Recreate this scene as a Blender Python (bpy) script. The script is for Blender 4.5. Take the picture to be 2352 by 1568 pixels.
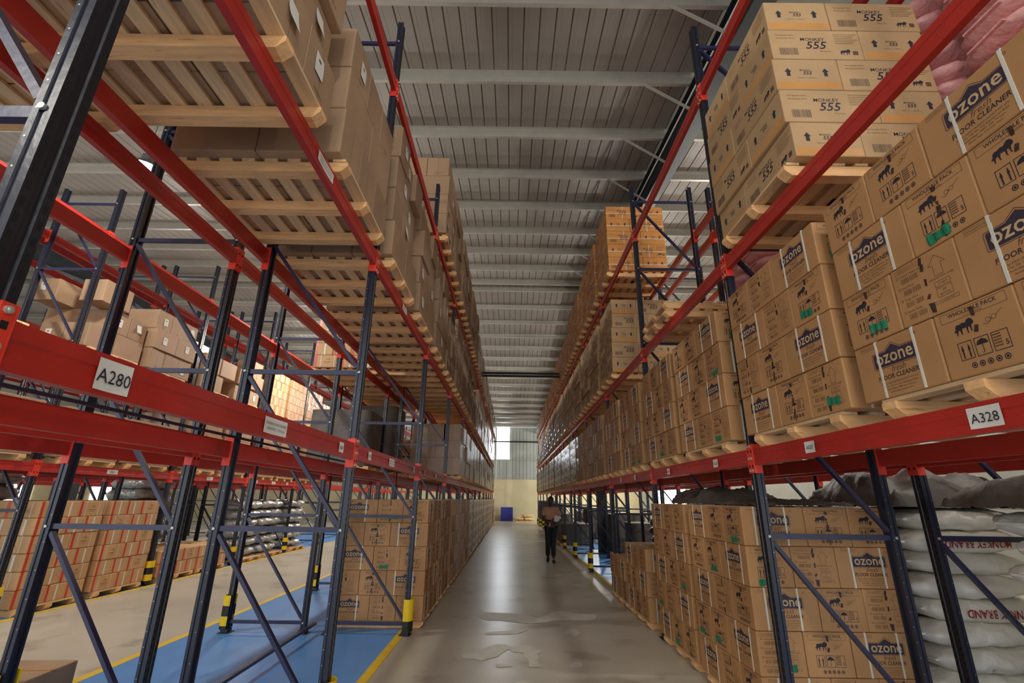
import bpy, bmesh, math, random
from mathutils import Vector, Matrix, noise
R_ = random.Random(7)
S = bpy.context.scene
for o in list(bpy.data.objects): bpy.data.objects.remove(o)
COL = S.collection
PI = math.pi

# ------------------------------------------------------------------ camera
PITCH, YAW, ROLL, CAMZ = .3220, -.0008, -.0140, 1.687
def rotm():
    c, s = math.cos(YAW), math.sin(YAW); A = Matrix(((c,-s,0),(s,c,0),(0,0,1)))
    c, s = math.cos(PITCH), math.sin(PITCH); B = Matrix(((1,0,0),(0,c,s),(0,-s,c)))
    c, s = math.cos(ROLL), math.sin(ROLL); Cc = Matrix(((c,0,-s),(0,1,0),(s,0,c)))
    return Cc @ B @ A
M = rotm()
cd = bpy.data.cameras.new('camera'); cam = bpy.data.objects.new('camera', cd); COL.objects.link(cam)
cd.sensor_width = 36; cd.lens = 1083.8/2352*36; cd.clip_start = .05; cd.clip_end = 200
r, f, u = Vector(M[0]), Vector(M[1]), Vector(M[2])
mw = Matrix.Identity(4)
for i in range(3):
    mw[i][0], mw[i][1], mw[i][2] = r[i], u[i], -f[i]
mw[2][3] = CAMZ
cam.matrix_world = mw
S.camera = cam
# ------------------------------------------------------------------ light and exposure
S.view_settings.view_transform = 'Standard'; S.view_settings.look = 'None'
S.view_settings.gamma = 1; S.view_settings.use_curve_mapping = False
S.view_settings.exposure = -0.08
W = bpy.data.worlds.new('world'); S.world = W; W.use_nodes = True
W.node_tree.nodes['Background'].inputs[0].default_value = (.93, .97, 1, 1)
W.node_tree.nodes['Background'].inputs[1].default_value = 2.1
def area(name, loc, size, power, color=(1,.96,.88), rot=(0,0,0), shape='DISK', sy=None):
    l = bpy.data.lights.new(name, 'AREA'); l.shape = shape; l.size = size
    if sy: l.shape = 'RECTANGLE'; l.size_y = sy
    l.energy = power; l.color = color
    o = bpy.data.objects.new(name, l); o.location = loc; o.rotation_euler = rot; COL.objects.link(o)
    return o
def point(name, loc, power, color=(1,.96,.88), rad=.16):
    l = bpy.data.lights.new(name, 'POINT'); l.shadow_soft_size = rad; l.energy = power; l.color = color
    o = bpy.data.objects.new(name, l); o.location = loc; COL.objects.link(o); return o
# first high bay lamp is seen, the rest are added unseen for light; the fixtures are built in the lamp builder further down
LAMPS = [(-5.37, 5.72, 6.14, 340), (-5.37, 13.6, 6.14, 520), (-5.37, 22, 6.14, 800), (-5.37, 31, 6.14, 800), (-5.37, -3.0, 6.14, 250),
         (.36, -2.2, 7.4, 200), (.36, -7.0, 7.4, 200),
         (6.1, -1.5, 6.6, 250), (6.1, 5.5, 6.6, 300), (6.1, 12.5, 6.6, 380), (6.1, 20, 6.6, 800), (6.1, 28, 6.6, 800), (6.1, 36, 6.6, 800),
         (-12.6, 6, 6.3, 420), (-12.6, 16, 6.3, 420), (-12.6, 27, 6.3, 400)]

# ------------------------------------------------------------------ materials
def lin(c):
    return tuple(((x/255)/12.92 if x/255 <= .04045 else ((x/255+.055)/1.055)**2.4) for x in c)
MATS = {}
def mat(name, rgb, rough=.6, metal=0, var=.06, scale=6, bump=0, bscale=40, rnd=0, emit=0, dark=None, stretch=None, spec=.5, coat=0):
    m = bpy.data.materials.new(name); m.use_nodes = True; nt = m.node_tree; b = nt.nodes['Principled BSDF']
    c = lin(rgb); N = nt.nodes.new; Lk = nt.links.new
    tc = N('ShaderNodeTexCoord'); mp = N('ShaderNodeMapping'); Lk(tc.outputs['Object'], mp.inputs[0])
    if stretch: mp.inputs['Scale'].default_value = stretch
    oi = N('ShaderNodeObjectInfo')
    add = N('ShaderNodeVectorMath'); add.operation = 'ADD'
    sc = N('ShaderNodeVectorMath'); sc.operation = 'SCALE'; sc.inputs[0].default_value = (7.3, 3.1, 5.7)
    Lk(oi.outputs['Random'], sc.inputs['Scale']); Lk(mp.outputs[0], add.inputs[0]); Lk(sc.outputs[0], add.inputs[1])
    nz = N('ShaderNodeTexNoise'); nz.inputs['Scale'].default_value = scale; nz.inputs['Detail'].default_value = 5
    Lk(add.outputs[0], nz.inputs[0])
    mr = N('ShaderNodeMapRange'); mr.inputs['From Min'].default_value = .3; mr.inputs['From Max'].default_value = .7
    mr.inputs['To Min'].default_value = 1-var; mr.inputs['To Max'].default_value = 1+var; Lk(nz.outputs[0], mr.inputs[0])
    k = N('ShaderNodeMath'); k.operation = 'MULTIPLY'; Lk(mr.outputs[0], k.inputs[0])
    mr2 = N('ShaderNodeMapRange'); mr2.inputs['To Min'].default_value = 1-rnd; mr2.inputs['To Max'].default_value = 1+rnd
    Lk(oi.outputs['Random'], mr2.inputs[0]); Lk(mr2.outputs[0], k.inputs[1])
    vm = N('ShaderNodeVectorMath'); vm.operation = 'SCALE'; vm.inputs[0].default_value = c; Lk(k.outputs[0], vm.inputs['Scale'])
    src = vm.outputs[0]
    if dark:
        n2 = N('ShaderNodeTexNoise'); n2.inputs['Scale'].default_value = dark[1]; n2.inputs['Detail'].default_value = 8; Lk(add.outputs[0], n2.inputs[0])
        rp = N('ShaderNodeMapRange'); rp.inputs['From Min'].default_value = dark[2]; rp.inputs['From Max'].default_value = dark[2]+.08; Lk(n2.outputs[0], rp.inputs[0])
        mx = N('ShaderNodeMix'); mx.data_type = 'RGBA'; mx.inputs['B'].default_value = (*lin(dark[0]), 1)
        Lk(rp.outputs[0], mx.inputs['Factor']); Lk(src, mx.inputs['A']); src = mx.outputs['Result']
    Lk(src, b.inputs['Base Color'])
    b.inputs['Roughness'].default_value = rough; b.inputs['Metallic'].default_value = metal
    b.inputs['Specular IOR Level'].default_value = spec
    if coat: b.inputs['Coat Weight'].default_value = coat; b.inputs['Coat Roughness'].default_value = .25
    if bump:
        n3 = N('ShaderNodeTexNoise'); n3.inputs['Scale'].default_value = bscale; n3.inputs['Detail'].default_value = 4; Lk(add.outputs[0], n3.inputs[0])
        bp = N('ShaderNodeBump'); bp.inputs['Strength'].default_value = bump; bp.inputs['Distance'].default_value = .02
        Lk(n3.outputs[0], bp.inputs['Height']); Lk(bp.outputs[0], b.inputs['Normal'])
    if emit:
        b.inputs['Emission Color'].default_value = (*c, 1); b.inputs['Emission Strength'].default_value = emit
    MATS[name] = m; return m
mat('navy_post', (32, 34, 50), .3, 0, .14, 9, .05, 30, .05, spec=.6)
mat('navy', (38, 40, 74), .34, 0, .12, 9, .05, 30, .08, spec=.6)
mat('navy_face', (20, 21, 32), .36, 0, .2, 14, .08, 30, .05, dark=((96, 96, 104), 7, .70), spec=.6)
mat('slot', (6, 6, 9), .8)
mat('zinc_and_hole_light', (190, 190, 180), .35, .5)
mat('red', (178, 42, 34), .38, 0, .10, 5, .04, 20, .05, dark=((196, 98, 92), 9, .76), spec=.5)
mat('red_bright', (226, 58, 40), .4, 0, .06)
mat('ozcard', (184, 136, 88), .62, 0, .07, 4, .05, 60, .06)
mat('ozcard_wrap', (180, 138, 98), .28, 0, .14, 5, .35, 9, .10, coat=.3)
mat('mkcard', (182, 148, 106), .6, 0, .06, 4, .05, 60, .05)
mat('orcard', (206, 138, 72), .6, 0, .06, 4, .05, 60, .06)
mat('plcard', (166, 134, 104), .68, 0, .07, 3, .06, 50, .08)
mat('plcard_wrap', (160, 124, 92), .3, 0, .12, 5, .35, 9, .10, coat=.25)
mat('tpcard', (200, 158, 110), .62, 0, .08, 4, .05, 60, .08)
mat('yecard', (212, 176, 112), .6, 0, .08, 4, .05, 60, .08)
mat('browntape', (204, 146, 84), .3, 0, .05)
mat('print', (44, 38, 48), .6, 0, .15, 30)
mat('print_soft', (104, 74, 50), .6, 0, .15, 30)
mat('logo', (56, 48, 62), .55, 0, .1, 20)
mat('logo_text', (206, 172, 128), .6)
mat('strap', (222, 218, 205), .35)
mat('green_tape', (28, 122, 88), .3, 0, .1, 20, .3, 40)
mat('red_tape', (208, 62, 50), .35)
mat('torn', (66, 44, 36), .45, 0, .4, 40, .4, 60)
mat('seam', (96, 62, 34), .7)
mat('paper', (226, 222, 214), .7, 0, .03)
mat('wood', (240, 188, 130), .62, 0, .14, 3, .1, 60, .10, stretch=(1.2, 12, 12), dark=((186, 132, 74), 4, .64))
mat('wood_slat', (222, 188, 142), .66, 0, .14, 3, .1, 60, .10, stretch=(12, 1.2, 12), dark=((170, 122, 76), 4, .66))
mat('yellow', (245, 205, 28), .35, 0, .04)
mat('black', (26, 26, 26), .45)
mat('concrete', (204, 198, 182), .30, 0, .10, 1.1, .03, 6, 0, dark=((180, 172, 156), 1.6, .60), spec=.5)
mat('blue_floor', (92, 156, 226), .34, 0, .07, 2.2, .03, 8, 0, dark=((170, 200, 226), 3, .76))
mat('yellow_line', (236, 196, 52), .5, 0, .10, 8, dark=((200, 170, 90), 9, .70))
mat('stain', (224, 219, 204), .45, 0, .08, 12)
mat('roof', (142, 135, 127), .5, .15, .06, 1.5, spec=.4)
mat('purlin', (172, 167, 156), .4, .3, .06, 4)
mat('steel_dark', (34, 42, 46), .45, 0, .1, 6)
mat('plaster', (216, 202, 162), .85, 0, .05, 1)
mat('cladding', (170, 174, 166), .5, .1, .05, 2)
mat('window', (240, 248, 255), .5, emit=12)
mat('lampglass', (255, 250, 235), .5, emit=40)
mat('lampbody', (120, 120, 118), .4, .6)
mat('sack', (240, 235, 224), .55, 0, .05, 5, .9, 12, .08)
mat('sack_print', (160, 40, 40), .6)
mat('pink_sack', (226, 164, 160), .5, 0, .14, 4, 1.0, 16, .08)
mat('purple_sack', (116, 78, 84), .5, 0, .2, 5, 1.0, 12, .1)
mat('film', (104, 96, 88), .6, 0, .25, 5, .8, 9, .05)
mat('silver', (176, 178, 176), .2, .2, .2, 6, 1.2, 10, .1)
mat('blue_plastic', (50, 60, 170), .5)
mat('skin', (84, 54, 42), .5); mat('hair', (18, 14, 13), .6, 0, .2, 60, .4, 120)
mat('shirt', (196, 144, 114), .8, 0, .05, 8, .3, 20); mat('trousers', (30, 34, 38), .8, 0, .1, 10, .3, 20)
mat('shoe', (40, 38, 36), .5); mat('eye', (210, 205, 200), .3); mat('lip', (96, 50, 46), .5)
mat('belt', (70, 28, 26), .4)

# ------------------------------------------------------------------ mesh helpers
class MB:
    def __init__(s): s.v = []; s.f = []; s.m = []; s.names = []; s.sm = []
    def mi(s, n):
        if n not in s.names: s.names.append(n)
        return s.names.index(n)
    def add(s, vs, fs, m, smooth=False):
        b = len(s.v); k = s.mi(m); s.v += [tuple(p) for p in vs]
        for f_ in fs: s.f.append([b+i for i in f_]); s.m.append(k); s.sm.append(smooth)
    def box(s, x0, x1, y0, y1, z0, z1, m):
        s.add([(x0,y0,z0),(x1,y0,z0),(x1,y1,z0),(x0,y1,z0),(x0,y0,z1),(x1,y0,z1),(x1,y1,z1),(x0,y1,z1)],
              [(0,3,2,1),(4,5,6,7),(0,1,5,4),(1,2,6,5),(2,3,7,6),(3,0,4,7)], m)
    def rbox(s, x0, x1, y0, y1, z0, z1, m, c=.006):
        # box with chamfered edges
        bm = bmesh.new(); bmesh.ops.create_cube(bm, size=1)
        for v in bm.verts: v.co = Vector(((x0+x1)/2+v.co.x*(x1-x0), (y0+y1)/2+v.co.y*(y1-y0), (z0+z1)/2+v.co.z*(z1-z0)))
        bmesh.ops.bevel(bm, geom=bm.edges[:], offset=c, segments=2, affect='EDGES', profile=.5)
        bm.verts.index_update(); s.add([v.co[:] for v in bm.verts], [[v.index for v in f_.verts] for f_ in bm.faces], m); bm.free()
    def quad(s, o, ux, uy, x0, x1, y0, y1, m):
        o, ux, uy = Vector(o), Vector(ux), Vector(uy)
        s.add([o+ux*x0+uy*y0, o+ux*x1+uy*y0, o+ux*x1+uy*y1, o+ux*x0+uy*y1], [(0,1,2,3)], m)
    def poly(s, o, ux, uy, pts, m):
        o, ux, uy = Vector(o), Vector(ux), Vector(uy)
        s.add([o+ux*a+uy*b for a, b in pts], [list(range(len(pts)))], m)
    def frame(s, o, ux, uy, x0, x1, y0, y1, t, m):
        s.quad(o,ux,uy,x0,x1,y0,y0+t,m); s.quad(o,ux,uy,x0,x1,y1-t,y1,m)
        s.quad(o,ux,uy,x0,x0+t,y0+t,y1-t,m); s.quad(o,ux,uy,x1-t,x1,y0+t,y1-t,m)
    def line(s, o, ux, uy, pts, t, m, close=False):
        if close: pts = list(pts)+[pts[0]]
        for (a, b), (c, d) in zip(pts, pts[1:]):
            L = math.hypot(c-a, d-b) or 1; nx, ny = -(d-b)/L*t/2, (c-a)/L*t/2
            s.poly(o, ux, uy, [(a-nx,b-ny),(c-nx,d-ny),(c+nx,d+ny),(a+nx,b+ny)], m)
    def text(s, st, size, o, ux, uy, m, shear=0, bold=0, align='C'):
        vs, fs, w = text_geo(st, bold); o, ux, uy = Vector(o), Vector(ux), Vector(uy)
        off = w/2 if align == 'C' else 0
        s.add([o+ux*((x-off+shear*y)*size)+uy*(y*size) for x, y in vs], fs, m)
    def bar(s, p, q, w, h, m, up=(0,0,1)):
        p, q = Vector(p), Vector(q); d = (q-p).normalized(); a = d.cross(Vector(up))
        if a.length < 1e-4: a = Vector((1,0,0))
        a.normalize(); b = a.cross(d)
        vs = [c+a*sx*w/2+b*sy*h/2 for c in (p, q) for sx, sy in ((-1,-1),(1,-1),(1,1),(-1,1))]
        s.add(vs, [(0,1,2,3),(7,6,5,4),(0,4,5,1),(1,5,6,2),(2,6,7,3),(3,7,4,0)], m)
    def tube(s, p, q, r1, m, n=12, r2=None, cap=True):
        p, q = Vector(p), Vector(q); d = (q-p).normalized(); r2 = r1 if r2 is None else r2
        a = d.cross(Vector((0,0,1)));
        if a.length < 1e-4: a = Vector((1,0,0))
        a.normalize(); b = a.cross(d); vs = []
        for c, rr in ((p, r1), (q, r2)):
            vs += [c+(a*math.cos(2*PI*i/n)+b*math.sin(2*PI*i/n))*rr for i in range(n)]
        fs = [(i,(i+1)%n,n+(i+1)%n,n+i) for i in range(n)]
        s.add(vs, fs, m, True)
        if cap: s.add(vs, [list(range(n))[::-1], list(range(n,2*n))], m)
    def extend(s, other, mtx=None):
        b = len(s.v); s.v += [tuple(mtx @ Vector(p)) for p in other.v] if mtx else other.v
        for f_, k, q in zip(other.f, other.m, other.sm):
            s.f.append([b+i for i in f_]); s.m.append(s.mi(other.names[k])); s.sm.append(q)
    def mesh(s, name):
        me = bpy.data.meshes.new(name); me.from_pydata(s.v, [], s.f)
        for n in s.names: me.materials.append(MATS[n])
        me.polygons.foreach_set('material_index', s.m); me.polygons.foreach_set('use_smooth', s.sm); me.update(); return me
_tc = {}
def text_geo(st, bold=0):
    k = (st, bold)
    if k in _tc: return _tc[k]
    cu = bpy.data.curves.new('t', 'FONT'); cu.body = st; cu.size = 1; cu.resolution_u = 2; cu.offset = bold; cu.fill_mode = 'BOTH'
    o = bpy.data.objects.new('t', cu); COL.objects.link(o); dg = bpy.context.evaluated_depsgraph_get()
    me = bpy.data.meshes.new_from_object(o.evaluated_get(dg))
    vs = [(v.co.x, v.co.y) for v in me.vertices]; fs = [list(p.vertices) for p in me.polygons]
    w = max([v[0] for v in vs] or [0])
    bpy.data.objects.remove(o); bpy.data.curves.remove(cu); bpy.data.meshes.remove(me)
    _tc[k] = (vs, fs, w); return _tc[k]
def obj(name, me, parent=None, loc=(0,0,0), rot=(0,0,0)):
    if isinstance(me, MB): me = me.mesh(name)
    o = bpy.data.objects.new(name, me); COL.objects.link(o); o.location = loc; o.rotation_euler = rot
    if parent: o.parent = parent
    return o
def tag(o, label, cat, group=None, kind=None):
    o['label'] = label; o['category'] = cat
    if group: o['group'] = group
    if kind: o['kind'] = kind
    return o
def empty(name, loc=(0,0,0), rotz=0):
    o = bpy.data.objects.new(name, None); COL.objects.link(o); o.location = loc; o.rotation_euler = (0,0,rotz); o.empty_display_size = .1; return o
def struct(name, me, label=None):
    o = obj(name, me); o['kind'] = 'structure'
    if label: o['label'] = label
    return o
ORD = ['first','second','third','fourth','fifth','sixth','seventh','eighth','ninth','tenth','eleventh','twelfth','thirteenth','fourteenth','fifteenth','sixteenth','seventeenth','eighteenth','nineteenth','twentieth']
def od(i): return ORD[i] if i < 20 else 'far'

# ------------------------------------------------------------------ the building
YR, ZR, SL = 17.3, 9.96, .1
YF, YB, XL, XR = 41.0, -9.0, -27.0, 10.6
def roofz(y): return ZR - SL*abs(y-YR)
fl = MB(); fl.box(XL, XR, YB, YF, -.2, 0, 'concrete'); struct('floor', fl)
def roofsheet(y0, y1):
    m = MB(); x = XL; pts = []
    while x < XR:
        pts += [(x, 0), (x+.10, 0), (x+.107, .018), (x+.123, .018), (x+.13, 0), (x+.185, 0), (x+.188, .003), (x+.194, .003), (x+.197, 0)]; x += .25
    vs = [(a, y0, roofz(y0)+b) for a, b in pts]+[(a, y1, roofz(y1)+b) for a, b in pts]; n = len(pts)
    m.add(vs, [(i, i+1, n+i+1, n+i) for i in range(n-1)], 'roof')
    return m
rf = roofsheet(YB, YR); rf.extend(roofsheet(YR, YF)); struct('ceiling', rf)
tn = [0]
def trim(m, label=None):
    tn[0] += 1; return struct('trim_%d' % tn[0], m, label)
ys = [YR-.35-1.5*i for i in range(17)] + [YR+.35+1.5*i for i in range(16)]
for y in ys:
    if y < YB or y > YF-.1: continue
    m = MB(); z = roofz(y); d = .2
    m.box(XL, XR, y-.004, y+.004, z-d, z-.004, 'purlin')
    s_ = 1 if y < YR else -1
    m.box(XL, XR, min(y, y-.06*s_), max(y, y-.06*s_), z-.008, z-.002, 'purlin')
    m.box(XL, XR, min(y, y+.06*s_), max(y, y+.06*s_), z-d-.005, z-d, 'purlin')
    m.box(XL, XR, y+.06*s_-.003, y+.06*s_+.003, z-d, z-d+.018, 'purlin')
    trim(m, 'galvanised purlin under the roof sheets')
for x in (3.22, -15.6):           # tapered portal rafters along the roof slope
    m = MB()
    for (ya, yb) in ((YB, YR), (YR, YF)):
        for (w, dz0, dz1) in ((.3, .22, .235), (.014, .235, .80), (.3, .80, .815)):
            a, b = roofz(ya), roofz(yb)
            vs = [(x+sx*w/2, y, z-dz) for y, z in ((ya, a), (yb, b)) for sx, dz in ((-1, dz1), (1, dz1), (1, dz0), (-1, dz0))]
            m.add(vs, [(0,1,2,3),(7,6,5,4),(0,4,5,1),(1,5,6,2),(2,6,7,3),(3,7,4,0)], 'steel_dark')
    trim(m, 'dark steel rafter')
    m = MB()
    for y in ys:                          # flange struts and white conduit
        if y < 0 or y > 16: continue
        z = roofz(y)
        m.bar((x-1.0, y, z-.2), (x-.15, y, z-.8), .04, .03, 'purlin')
    m.tube((x-.18, YB, roofz(YB)-.5), (x-.18, YR, ZR-.5), .018, 'paper', 8)
    trim(m, 'pale flange struts and conduit along the rafter')
    m = MB(); w = .15
    m.box(x-w, x+w, YR+.05, YR+.07, 0, ZR-.85, 'steel_dark'); m.box(x-w, x+w, YR+.43, YR+.45, 0, ZR-.85, 'steel_dark'); m.box(x-w, x+w, YR+.07, YR+.43, 0, ZR-.85, 'steel_dark')
    trim(m, 'dark steel building column')
# far wall: plaster below, cladding above, bright translucent strip
def cladwall(x0, x1, z0, z1, y):
    m = MB(); x = x0; pts = []
    while x < x1:
        pts += [(x, 0), (min(x+.2, x1), 0), (min(x+.22, x1), .03), (min(x+.26, x1), .03), (min(x+.28, x1), 0)]; x += .3
    vs = [(a, y+b, z0) for a, b in pts]+[(a, y+b, z1) for a, b in pts]; n = len(pts)
    m.add(vs, [(i+1, i, n+i, n+i+1) for i in range(n-1)], 'cladding'); return m
m = MB(); m.box(XL, XR, YF, YF+.2, 0, 3.26, 'plaster'); m.box(XL, XR, YF-.04, YF, 3.24, 3.28, 'cladding')
m.extend(cladwall(XL, -1.21, 3.28, roofz(YF), YF+.05)); m.extend(cladwall(-.12, XR, 3.28, roofz(YF), YF+.05)); m.extend(cladwall(-1.21, -.12, 3.28, 4.85, YF+.05))
struct('wall_back', m)
m = MB(); m.box(-1.21, -.12, YF+.06, YF+.08, 4.85, 7.42, 'window'); struct('window_1', m, 'bright translucent daylight strip high in the end wall')
m = MB(); m.box(XL, XR, YF-.05, YF, 4.78, 4.86, 'cladding'); trim(m); m = MB(); m.tube((XL, YF-.1, 6.32), (XR, YF-.1, 6.32), .06, 'steel_dark'); trim(m, 'dark tube across the end wall')
for nm, x, s_ in (('wall_left', XL, -1), ('wall_right', XR, 1)):
    m = MB(); m.box(min(x, x+.2*s_), max(x, x+.2*s_), YB, YF, 0, 3.26, 'plaster' if s_ < 0 else 'cladding')
    m.box(min(x, x+.1*s_), max(x, x+.1*s_), YB, YF, 3.26, 10.2, 'cladding'); struct(nm, m)
wn = 1
for y0, y1, z0, z1 in ((30, 36, .2, 3.0),):
    wn += 1; m = MB(); m.box(XR-.03, XR-.01, y0, y1, z0, z1, 'window'); struct('window_%d' % wn, m, 'bright open door in the right side wall')  # open door as a glowing panel, brightens the far end of the aisle
for y0, y1 in ((20, 22), (26, 28), (32, 34), (14, 16)):
    wn += 1; m = MB(); m.box(XL+.01, XL+.03, y0, y1, 1.2, 2.8, 'window'); struct('window_%d' % wn, m, 'bright window in the left side wall')

# ------------------------------------------------------------------ floor paint
PX = [(-4.08, -1.40, YB+1, 38.5), (2.12, 4.85, YB+1, 38.5), (-9.9, -6.95, YB+1, 38.5)]
for x0, x1, y0, y1 in PX:
    m = MB(); m.box(x0, x1, y0, y1, -.001, .003, 'blue_floor'); trim(m, 'blue painted floor zone under the racks')
    m = MB()
    for x in (x0, x1): m.box(x-.05, x+.05, y0, y1, 0, .005, 'yellow_line')
    trim(m, 'yellow floor marking lines')
STAINS = [[(-0.47, 8.11), (-0.4, 8.35), (-0.2, 8.32), (0.22, 8.27), (0.42, 7.99), (0.7, 8.42), (0.83, 8.52), (0.96, 8.47), (1.04, 8.32), (1.34, 8.31), (1.35, 8.16), (1.26, 7.92), (0.96, 7.89), (0.69, 7.88), (0.53, 7.74), (0.27, 7.67), (-0.13, 7.84), (-0.33, 7.82)], [(-0.33, 7.17), (0.13, 7.34), (0.31, 7.42), (0.21, 7.25), (0.13, 7.13), (-0.21, 7.05), (-0.31, 7.08)], [(-0.52, 6.16), (-0.51, 6.27), (-0.4, 6.3), (-0.31, 6.33), (-0.25, 6.52), (-0.18, 6.63), (-0.06, 6.65), (0.05, 6.53), (0.19, 6.62), (0.27, 6.6), (0.34, 6.45), (0.41, 6.39), (0.33, 6.29), (0.35, 6.13), (0.31, 6.08), (0.35, 5.88), (0.37, 5.84), (0.22, 5.83), (0.24, 6.0), (0.18, 6.17), (0.18, 6.32), (0.05, 6.33), (0.01, 6.47), (-0.1, 6.24), (-0.1, 6.16), (-0.22, 6.09), (-0.29, 5.99), (-0.37, 6.07), (-0.5, 6.08)], [(-0.13, 5.91), (0.05, 5.9), (0.05, 5.84), (-0.09, 5.81), (-0.13, 5.83)], [(0.7, 7.18), (0.8, 7.33), (0.83, 7.39), (0.95, 7.42), (0.94, 7.26), (0.96, 7.2), (0.89, 7.04), (0.84, 7.06), (0.84, 7.17)], [(0.65, 5.87), (0.72, 6.02), (0.81, 6.01), (0.8, 5.87), (0.71, 5.81)], [(0.79, 5.74), (0.87, 5.7), (0.86, 5.67), (0.79, 5.71)], [(0.84, 6.94), (0.92, 6.96), (0.89, 6.92)], [(0.06, 5.38), (0.16, 5.45), (0.22, 5.39), (0.19, 5.3), (0.08, 5.29)]]
m = MB()
for pl in STAINS:
    bm = bmesh.new(); sm = []
    for (ax, ay), (bx, by) in zip(pl, pl[1:]+pl[:1]):       # softened, slightly ragged outline
        for t in (.15, .5, .85):
            q = Vector((ax+(bx-ax)*t, ay+(by-ay)*t, 0)); sm.append((q.x+.012*noise.noise(q*9), q.y+.02*noise.noise(q*7+Vector((3,1,2))), .0035))
    f_ = bm.faces.new([bm.verts.new(p) for p in sm]); bmesh.ops.triangulate(bm, faces=[f_]); bm.verts.index_update()
    m.add([v.co[:] for v in bm.verts], [[v.index for v in q.verts] for q in bm.faces], 'stain'); bm.free()
trim(m, 'pale dried stains on the aisle floor')

# ------------------------------------------------------------------ racks
LV = [1.98, 3.765, 5.865]; BH = .13          # beam undersides and height
BAY = 2.945; Y0 = 4.05; PH = 6.89
PW, PD = .09, .06
def post_me():
    m = MB()
    # outline: local x out of the slotted face, y along the rack
    pts = [(.04,-.05),(.04,-.018),(.030,-.014),(.030,.014),(.04,.018),(.04,.05),(.012,.05),(.008,.042),(-.008,.042),(-.012,.05),(-.04,.05),(-.04,.03),(-.02,.03),(-.02,-.03),(-.04,-.03),(-.04,-.05),(-.012,-.05),(-.008,-.042),(.008,-.042),(.012,-.05)]
    pts = [(a*.75, b*.9) for a, b in pts]
    n = len(pts); vs = [(a,b,.005) for a,b in pts]+[(a,b,PH) for a,b in pts]
    for i in range(n):
        j = (i+1)%n; m.add([vs[i],vs[j],vs[n+j],vs[n+i]], [(0,1,2,3)], 'navy_face' if i in (0,1,2,3,4) else 'navy_post')
    m.add(vs, [list(range(n))[::-1], list(range(n,2*n))], 'navy_post')
    z = .12; k = 0
    while z < PH-.05:
        for yy, dz in ((-.034, 0), (.034, .012)):
            m.quad((.0305, yy*.92, z+dz), (0,1,0), (0,0,1), -.006, .006, -.013, .013, 'slot')
        if k % 2 == 0:
            m.poly((-.019, -.0455, z), (1,0,0), (0,0,1), [(.0035*math.cos(i*PI/4), .0035*math.sin(i*PI/4)) for i in range(8)], 'zinc_and_hole_light')  # pale dots paint the light coming through the side holes
            if k % 4 == 0: m.poly((-.019, .0455, z), (-1,0,0), (0,0,1), [(.0035*math.cos(i*PI/4), .0035*math.sin(i*PI/4)) for i in range(8)], 'zinc_and_hole_light')
        z += .05; k += 1
    return m.mesh('post')
BZ = [.13, 1.435, 2.72, 4.01, 5.30, 6.59]
def braces_me():
    hs, ds = [], []
    for z in BZ:
        m = MB(); m.box(.03, .97, -.028, .0, z-.02, z+.02, 'navy'); m.tube((-.0, -.053, z), (-.0, -.044, z), .011, 'zinc_and_hole_light', 8); m.tube((1.0, -.053, z), (1.0, -.044, z), .011, 'zinc_and_hole_light', 8); hs.append(m.mesh('horizontal_brace'))
    for a, b in zip(BZ, BZ[1:]):
        m = MB(); m.bar((.035, -.016, b-.045), (.965, -.016, a+.045), .028, .042, 'navy', up=(0,1,0)); ds.append(m.mesh('diagonal_brace'))
    return hs, ds
def base_me():
    m = MB(); m.box(-.07, .07, -.08, .08, .003, .011, 'steel_dark'); m.box(-.045, .045, -.055, .055, .011, .05, 'navy_face'); return m.mesh('base_plate')
def guard_me(kind):
    m = MB(); n = 14
    bands = [(.05,.17,'black'),(.17,.42,'yellow')] if kind == 0 else [(.05,.09,'black'),(.09,.2,'yellow'),(.2,.32,'black'),(.32,.44,'yellow')]
    for z0, z1, mm in bands:
        for i in range(n):
            a0, a1 = -PI*.62+PI*1.24*i/n, -PI*.62+PI*1.24*(i+1)/n; q = []
            for z in (z0, z1):
                for a in (a0, a1):
                    for rr in (.088, .075): q.append((rr*math.cos(a)-.0, rr*math.sin(a), z))
            m.add(q, [(0,2,6,4),(1,5,7,3),(4,6,7,5),(0,1,3,2)], mm, False)
            if i == 0: m.add(q, [(0,4,5,1)], mm)
            if i == n-1: m.add(q, [(2,3,7,6)], mm)
    return m.mesh('post_guard')
POST, (HB, DB), BASE = post_me(), braces_me(), base_me()
GU = [guard_me(0), guard_me(1)]
def beam_me():
    L = BAY-PW-.014; m = MB(); h = BH
    # slim box section with a stepped groove down its length, face towards +x
    pts = [(-.04,0),(-.0,0),(.0,h*.62),(-.003,h*.66),(-.003,h),(-.022,h),(-.022,h*.8),(-.04,h*.8)]
    pts = [(-.045,0),(0,0),(0,h*.34),(-.004,h*.37),(-.004,h*.63),(0,h*.66),(0,h),(-.045,h)]
    n = len(pts); vs = [(a,-L/2,b) for a,b in pts]+[(a,L/2,b) for a,b in pts]
    m.add(vs, [(i,(i+1)%n,n+(i+1)%n,n+i) for i in range(n)]+[list(range(n))[::-1], list(range(n,2*n))], 'red'); return m.mesh('rack_crossbar')
def conn_me(s_):
    # s_=+1 : connector at the +y end of the beam
    m = MB(); L = (BAY-PW)/2; a, b = L*s_, (L+.043)*s_; z0, z1 = -.065, .17
    m.rbox(-.006, .004, min(a,b), max(a,b), z0, z1, 'red_bright', .0015)
    a2, b2 = (L-.007)*s_, (L)*s_
    m.rbox(-.062, .004, min(a2,b2), max(a2,b2), z0, z1, 'red_bright', .0015)
    for z in (z0+.055, z1-.06): m.quad((.0045, (L+.02)*s_, z), (0,1,0), (0,0,1), -.010, .010, -.011, .011, 'slot')
    return m.mesh('connector')
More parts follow.
